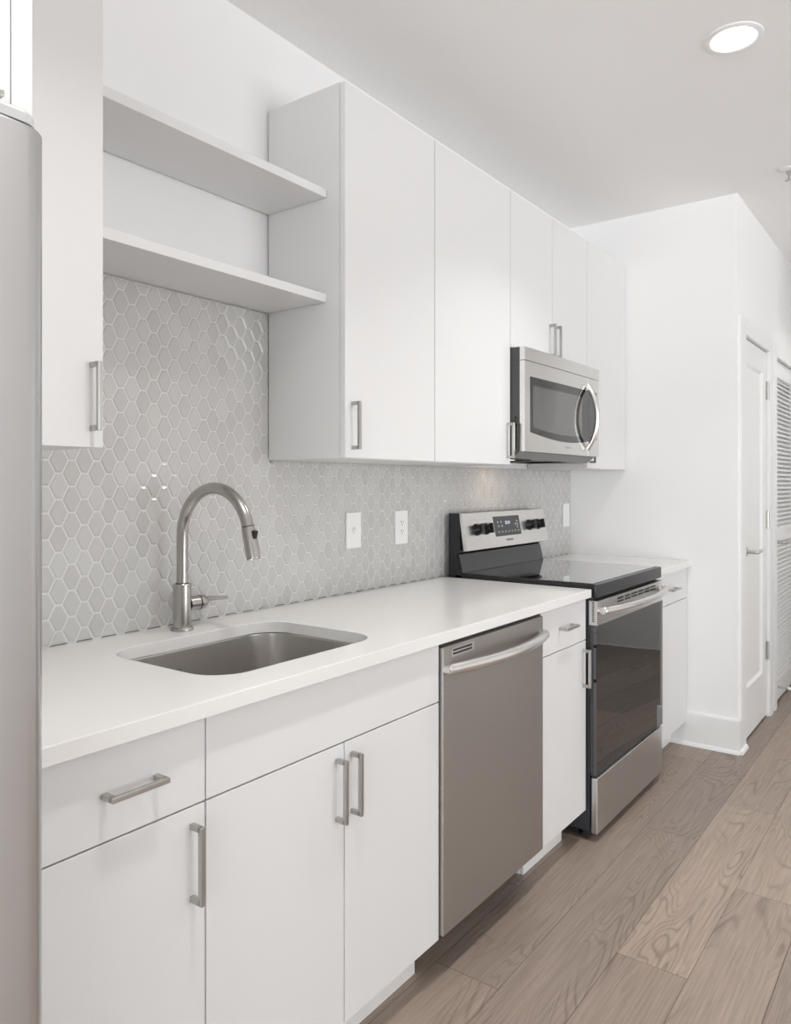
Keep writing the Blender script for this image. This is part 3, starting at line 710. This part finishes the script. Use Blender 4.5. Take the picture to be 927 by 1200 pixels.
# ------------------------------------------------------------------ range
def make_range():
    x0, x1 = 2.6305, 3.3885; yf = -0.660
    r = thing('kitchen_range', 'freestanding electric range with black glass top and stainless front', 'range', ((x0+x1)/2, -0.33, 0))
    box('body', M['dark_side'], r, x0+.003, x1-.003, -0.632, -0.03, 0.035, 0.90)
    for x in (x0+.05, x1-.05):
        for y in (-0.59, -0.08): MB().lathe([(0, 0), (.02, 0), (.02, .01), (.011, .014), (.011, .05), (0, .05)], (x, y, 0), seg=16).build('levelling_foot', M['black_rough'], r)
    box('base_skirt', M['black_rough'], r, x0+.006, x1-.006, -0.625, -0.605, 0.008, 0.06)
    # side rail detail in the gap beside the cabinet
    s = MB(); s.box(x0+.001, x0+.004, -0.642, -0.634, 0.25, 0.79); s.box(x0+.0005, x0+.004, -0.629, -0.626, 0.25, 0.88); s.build('side_rail', M['grey_side'], r)
    # cooktop
    c = MB()
    c.box(x0, x1, yf+.002, -0.055, 0.884, 0.9335, bev=0.007, seg=3); ct = c.build('cooktop', M['black'], r)
    g = MB(); g.box(x0+.012, x1-.012, yf+.022, -0.080, 0.930, 0.9352, bev=0.0008); g.build('glass_surface', M['cooktop'], ct)
    # backguard: black body, sloped black skirt, leaning steel control panel
    bg_ = MB(); bg_.prism([(-0.028, 0.915), (-0.028, 1.178), (-0.080, 1.178), (-0.083, 1.02), (-0.066, 1.012), (-0.088, 0.931), (-0.088, 0.915)], 'x', x0, x1)
    bk = bg_.build('backguard', M['black'], r)
    sk = MB(); sk.prism([(-0.066, 1.013), (-0.0745, 1.011), (-0.094, 0.936), (-0.090, 0.933), (-0.08, 0.935)], 'x', x0+.006, x1-.006, bev=.0015); sk.build('lower_skirt', mat('grey_black_enamel', (0.045, 0.045, 0.047), 0.22), r)
    P0, P1 = Vector((0, -0.088, 1.178)), Vector((0, -0.118, 1.026)); dv = (P1-P0); ln = dv.length; dv.normalize(); nv = Vector((0, dv.z, -dv.y))
    if nv.y > 0: nv = -nv
    cp = MB(); cp.prism([(P0.y+.012, P0.z+.001), (P0.y, P0.z), (P1.y, P1.z), (P1.y+.02, P1.z-.002)], 'x', x0, x1, bev=.002); cpo = cp.build('control_panel', M['steel_light'], r)
    def on(u, t, h=0.0):      # u across from the left end, t down the panel
        return Vector((x0+u, 0, 0)) + P0 + dv*t + nv*h
    fr = Matrix((( 1, 0, 0, 0), (0, -dv.y, nv.y, 0), (0, -dv.z, nv.z, 0), (0, 0, 0, 1)))
    def at(u, t, h): return Matrix.Translation(on(u, t, h)) @ fr
    for u in (0.100, 0.178, 0.582, 0.672):
        k = MB(); o = on(u, 0.071); 
        k.lathe([(0, 0), (.0255, 0), (.0255, .004), (.0245, .006), (.0205, .007), (.0195, .022), (.018, .0245), (0, .0245)], o, nv, 28)
        t = bmesh.new(); bmesh.ops.create_cube(t, size=1.0)
        for v in t.verts: v.co = Vector((v.co.x*.0115, v.co.y*.042, v.co.z*.022))
        bmesh.ops.bevel(t, geom=list(t.edges), offset=.003, segments=2, profile=.5, affect='EDGES')
        k.merge(t, at(u, 0.071, .0255)); ko = k.build('knob', M['black'], cpo)
        box_ = MB(); t = bmesh.new(); bmesh.ops.create_cube(t, size=1.0)
        for v in t.verts: v.co = Vector((v.co.x*.002, v.co.y*.016, v.co.z*.001))
        box_.merge(t, at(u, 0.064, .0357)); box_.build('pointer', M['steel_light'], ko)
        for du, dt_ in ((0, -.042), (-.03, -.026), (.03, -.026), (0, .042), (.026, .03)):
            mk = MB(); t = bmesh.new(); bmesh.ops.create_cube(t, size=1.0)
            for v in t.verts: v.co = Vector((v.co.x*.005, v.co.y*.0045, v.co.z*.0004))
            mk.merge(t, at(u+du, 0.071+dt_, .0002)); mk.build('printed_mark', M['mark_light'], cpo)
    def pad(u0, u1, t0, t1, h):
        t = bmesh.new(); bmesh.ops.create_cube(t, size=1.0)
        for v in t.verts: v.co = Vector((v.co.x*(u1-u0), v.co.y*(t1-t0), v.co.z*.0016))
        q = MB(); q.merge(t, at((u0+u1)/2, (t0+t1)/2, h)); return q
    dp = pad(0.252, 0.488, 0.022, 0.109, .0006).build('display', M['display'], cpo)
    mk = MB()
    random.seed(3)
    for row, us in ((0.045, (.285, .315)), (0.062, (.288, .318)), (0.088, (.285, .315, .345, .375, .405, .435)), (0.045, (.462,)), (0.058, (.445, .465)), (0.070, (.46,)), (0.088, (.465,))):
        for u in us:
            for j in range(2):
                t = bmesh.new(); bmesh.ops.create_cube(t, size=1.0)
                for v in t.verts: v.co = Vector((v.co.x*random.uniform(.008, .016), v.co.y*.0028, v.co.z*.0004))
                mk.merge(t, at(u, row+j*.005, .0016))
    mk.build('touch_key_marks', M['mark_light'], dp)
    text('clock_digits', '12:14', 0.021, M['digits'], dp, at(0.372, 0.052, .0016))
    text('lettering', 'SAMSUNG', 0.0145, M['mark'], cpo, at(0.372, 0.128, .0003))
    # oven door
    d = MB(); d.box(x0+.002, x1-.002, yf+.014, -0.634, 0.240, 0.786, bev=0.003); do_ = d.build('oven_door', M['dark_side'], r)
    gl = MB(); GY = lambda t: yf + .0035 - .0070*t + .0030*math.sin(PI*t)
    gl.prism([(x0+.004, yf+.016)] + [(x0+.005+(x1-x0-.010)*k/16, GY(k/16)) for k in range(17)] + [(x1-.004, yf+.016)], 'z', 0.242, 0.786); gl.build('door_glass', M['glass_black'], do_, smooth=50)
    tp = MB(); tp.prism([(x0, yf+.03), (x0, yf+.001), (x0+.003, yf-.001)] + [(x0+.003+(x1-x0-.006)*i/14, yf-.001-.002*math.sin(PI*i/14)) for i in range(1, 14)] + [(x1-.003, yf-.001), (x1, yf+.001), (x1, yf+.03)], 'z', 0.786, 0.874)
    to = tp.build('door_trim', M['steel'], do_, smooth=50)
    vs = MB()
    for i in range(6):
        u = 0.20 + i*0.078
        for dz in (0, .012): vs.box(x0+u, x0+u+.062, yf-.0042, yf-.001, 0.846+dz, 0.852+dz)
    vs.build('vent_slots', M['black'], to)
    sl = MB()
    for i in range(10):
        z = 0.797+i*.0075; sl.prism([(yf+.010, z), (yf+.010, z+.0036), (yf+.019, z+.0062), (yf+.019, z+.0026)], 'x', x0-.0006, x0+.001)
    sl.build('side_slots', M['black'], to)
    h, path = bow('handle', to, None, (x0+.020, yf-.018, 0.838), (x1-.016, yf-.018, 0.838), 0.040, 0.0145, n=30, pw=2.4)
    ho = h.build('handle', M['steel_light'], to, smooth=50)
    for x, sg in ((x0+.020, -1), (x1-.016, 1)):
        c = MB(); c.tube([(x+.004*-sg, yf+.002, 0.838), (x+.004*-sg, yf-.024, 0.838)], [.0135, .0125], 16); c.lathe([(0, 0), (.0148, 0), (.0148, .003), (.012, .007), (0, .008)], (x, yf-.018, 0.838), (sg, 0, 0), 18)
        c.build('handle_bracket', M['steel_light'], ho)
    # drawer
    dw = MB(); dw.box(x0+.001, x1-.001, yf-.001, -0.636, 0.030, 0.232, bev=0.005, seg=3); dro = dw.build('storage_drawer', M['steel'], r)
    MB().box(x0+.010, x1-.010, yf+.008, -0.634, 0.232, 0.240).build('drawer_gap', M['black_rough'], r)
    lb = MB(); lb.prism([(x1-.040, 0.262), (x1-.006, 0.262), (x1-.006, 0.352), (x1-.032, 0.338)], 'y', yf-.0008, yf+.0002); lb.build('corner_sticker', mat('grey_sticker', (0.45, 0.45, 0.45), 0.35), do_)
make_range()

# ------------------------------------------------------------------ microwave
def make_mw():
    x0, x1 = 2.6315, 3.3875; yf = -0.372; zt, zb, zk = 1.8275, 1.424, 1.399
    r = thing('microwave', 'stainless over-the-range microwave with a dark glass door and bowed handle', 'microwave', ((x0+x1)/2, -0.18, zk))
    b = MB(); b.prism([(-0.010, zk), (-0.010, zt), (-0.348, zt), (-0.348, zb), (-0.318, zk)], 'x', x0, x1); b.build('casing', M['grey_side'], r)
    sv = MB(); sv.box(x0-.0006, x0+.001, -0.338, -0.328, 1.43, 1.56); sv.build('side_vent', M['black'], r)
    XS = 3.252      # the control strip starts here
    zv = 1.775
    def fy(x): return yf - 0.004*math.sin(PI*(x-x0)/(x1-x0))
    def facing(name, a, bq, z0, z1, m, par, th=.022):
        n = 10; pts = [(a, yf+th), (a, fy(a)+.002), (a+.002, fy(a))] + [(a+(bq-a)*i/n, fy(a+(bq-a)*i/n)) for i in range(1, n)] + [(bq-.002, fy(bq)), (bq, fy(bq)+.002), (bq, yf+th)]
        q = MB(); q.prism(pts, 'z', z0, z1); return q.build(name, m, par, smooth=40)
    facing('vent_grille', x0, x1, zv+.0012, zt-.0005, M['steel_light'], r)
    door = facing('door', x0, XS-.0006, zb, zv-.0012, M['steel_light'], r)
    cpan = facing('control_panel', XS+.0006, x1, zb, zv-.0012, M['steel_light'], r)
    # window with a bowed lower edge, a darker border and the mesh screen inside
    def win(name, a, bq, ztop, zl, bowd, m, par, off, bright=None):
        n = 24; top = [(a+(bq-a)*i/n, ztop) for i in range(n+1)]
        bot = [(a+(bq-a)*i/n, (zl - bowd*math.sin(PI*min(1, (a+(bq-a)*i/n-wx0)/(wx1-wx0))))) for i in range(n, -1, -1)]
        q = MB(); bm = q.bm
        A = [[bm.verts.new((p[0], fy(p[0])-off, p[1])) for p in top], [bm.verts.new((p[0], fy(p[0])-off, p[1])) for p in reversed(bot)]]
        B = [[bm.verts.new((v.co.x, v.co.y+.004, v.co.z)) for v in L] for L in A]
        for i in range(n):
            bm.faces.new((A[0][i], A[0][i+1], A[1][i+1], A[1][i])); bm.faces.new((A[0][i], B[0][i], B[0][i+1], A[0][i+1])); bm.faces.new((A[1][i], A[1][i+1], B[1][i+1], B[1][i]))
        for i in (0, n): bm.faces.new((A[0][i], A[1][i], B[1][i], B[0][i]))
        return q.build(name, m, par, smooth=40)
    wx0, wx1 = 2.676, 3.352
    w_ = win('window', wx0, XS-.002, 1.716, 1.500, 0.026, M['mw_glass'], door, .0008)
    win('mesh_screen', wx0+.022, XS-.075, 1.682, 1.522, 0.020, mat('mesh_screen', (0.08, 0.078, 0.075), 0.06, ior=2.3), w_, .0012)
    win('control_glass', XS+.002, wx1, 1.716, 1.500, 0.026, M['mw_glass'], cpan, .0008)
    ym = yf-.007
    h, path = bow('handle', door, None, (XS-.022, ym, 1.738), (XS-.022, ym, 1.452), 0.046, 0.0115, n=30, pw=2.2)
    ho = h.build('handle', M['steel_light'], door, smooth=50)
    text('lettering', 'SAMSUNG', 0.0125, M['mark_light'], door, Matrix.Translation((3.03, fy(3.03)-.0004, 1.452)) @ FACE_Y)
    # underside
    un = MB(); un.prism([(-0.012, zk-.0012), (-0.012, zk+.002), (-0.318, zk+.002), (-0.346, zb+.0008), (-0.347, zb-.0008), (-0.3185, zk-.0012)], 'x', x0+.004, x1-.004); un.build('bottom_panel', mat('bottom_panel_grey', (0.22, 0.22, 0.215), 0.4), r)
    u = MB(); u.box(x0+.07, x0+.33, -0.285, -0.07, zk-.003, zk+.001); u.box(x0+.42, x1-.07, -0.285, -0.07, zk-.003, zk+.001); u.build('grease_filter', M['steel'], r)
    lp = MB(); lp.box(x0+.03, x0+.17, -0.313, -0.292, zk-.0055, zk+.001, bev=.002); lo = lp.build('lamp_cover', M['black_rough'], r)
    MB().lathe([(0, 0), (.016, 0), (.016, .002), (0, .002)], (x0+.10, -0.26, zk-.0035), (0, 0, -1), 24).build('lamp_lens', M['cook_lamp'], r)
make_mw()
sl_ = bpy.data.lights.new('cooktop_light', 'AREA'); sl_.shape = 'DISK'; sl_.size = 0.06; sl_.energy = 0.3; sl_.color = (1, 0.80, 0.62)
so = bpy.data.objects.new('cooktop_light', sl_); COL.objects.link(so); so.location = (2.98, -0.17, 1.392)

# ------------------------------------------------------------------ ceiling fittings
for i, (x, y) in enumerate(LAMPS):
    lab = ['round recessed ceiling light glowing above the range'][0] if i == 0 else ['', 'round recessed ceiling light above the sink run', 'unseen round recessed ceiling light near the window wall, added to light left-facing sides', 'round recessed ceiling light in the hallway'] [i] if i < 4 else 'unseen round recessed ceiling light over the living area, added for bounce onto the ceiling'
    r = thing('ceiling_light', lab, 'ceiling light', (x, y, ZC), 'recessed ceiling lights')
    MB().lathe([(0.086, 0.0), (0.086, -0.003), (0.082, -0.006), (0.071, -0.007), (0.066, -0.004), (0.065, 0.0)], (x, y, ZC), seg=48).build('trim_ring', M['trim'], r)
    MB().lathe([(0.067, -0.0035), (0, -0.0035)], (x, y, ZC), seg=40).build('lens', M['lens'], r)
    a = area('lamp', (x, y, ZC-.010), (0, 0, 0), 0.12, 0.12, LAMP_W*(0.8 if i == 1 else 0.4 if i == 3 else 1 if i < 4 else 1.4), (1, 0.985, 0.965), shape='DISK', spread=math.radians(112))
def sprinkler(x, y):
    r = thing('fire_sprinkler', 'small white pendant fire sprinkler on the ceiling at the right edge', 'sprinkler', (x, y, ZC))
    MB().lathe([(0.034, 0), (0.034, -.003), (0.026, -.007), (0.014, -.010), (0, -.010)], (x, y, ZC), seg=28).build('escutcheon', M['trim'], r)
    b = MB(); b.lathe([(0.010, -.008), (0.010, -.022), (0.007, -.026), (0, -.026)], (x, y, ZC), seg=16)
    for s in (-1, 1): b.tube([(x+s*.008, y, ZC-.02), (x+s*.014, y, ZC-.033), (x+s*.009, y, ZC-.046), (x, y, ZC-.05)], .0025, 8, up=Vector((0, 1, 0)))
    b.build('frame', M['hinge'], r)
    MB().lathe([(0, -.050), (.014, -.050), (.014, -.0525), (0, -.053)], (x, y, ZC), seg=20).build('deflector', M['hinge'], r)
    MB().tube([(x, y, ZC-.024), (x, y, ZC-.05)], .0028, 8, up=Vector((0, 1, 0))).build('bulb', M['slot'], r)
sprinkler(3.745, -1.105)
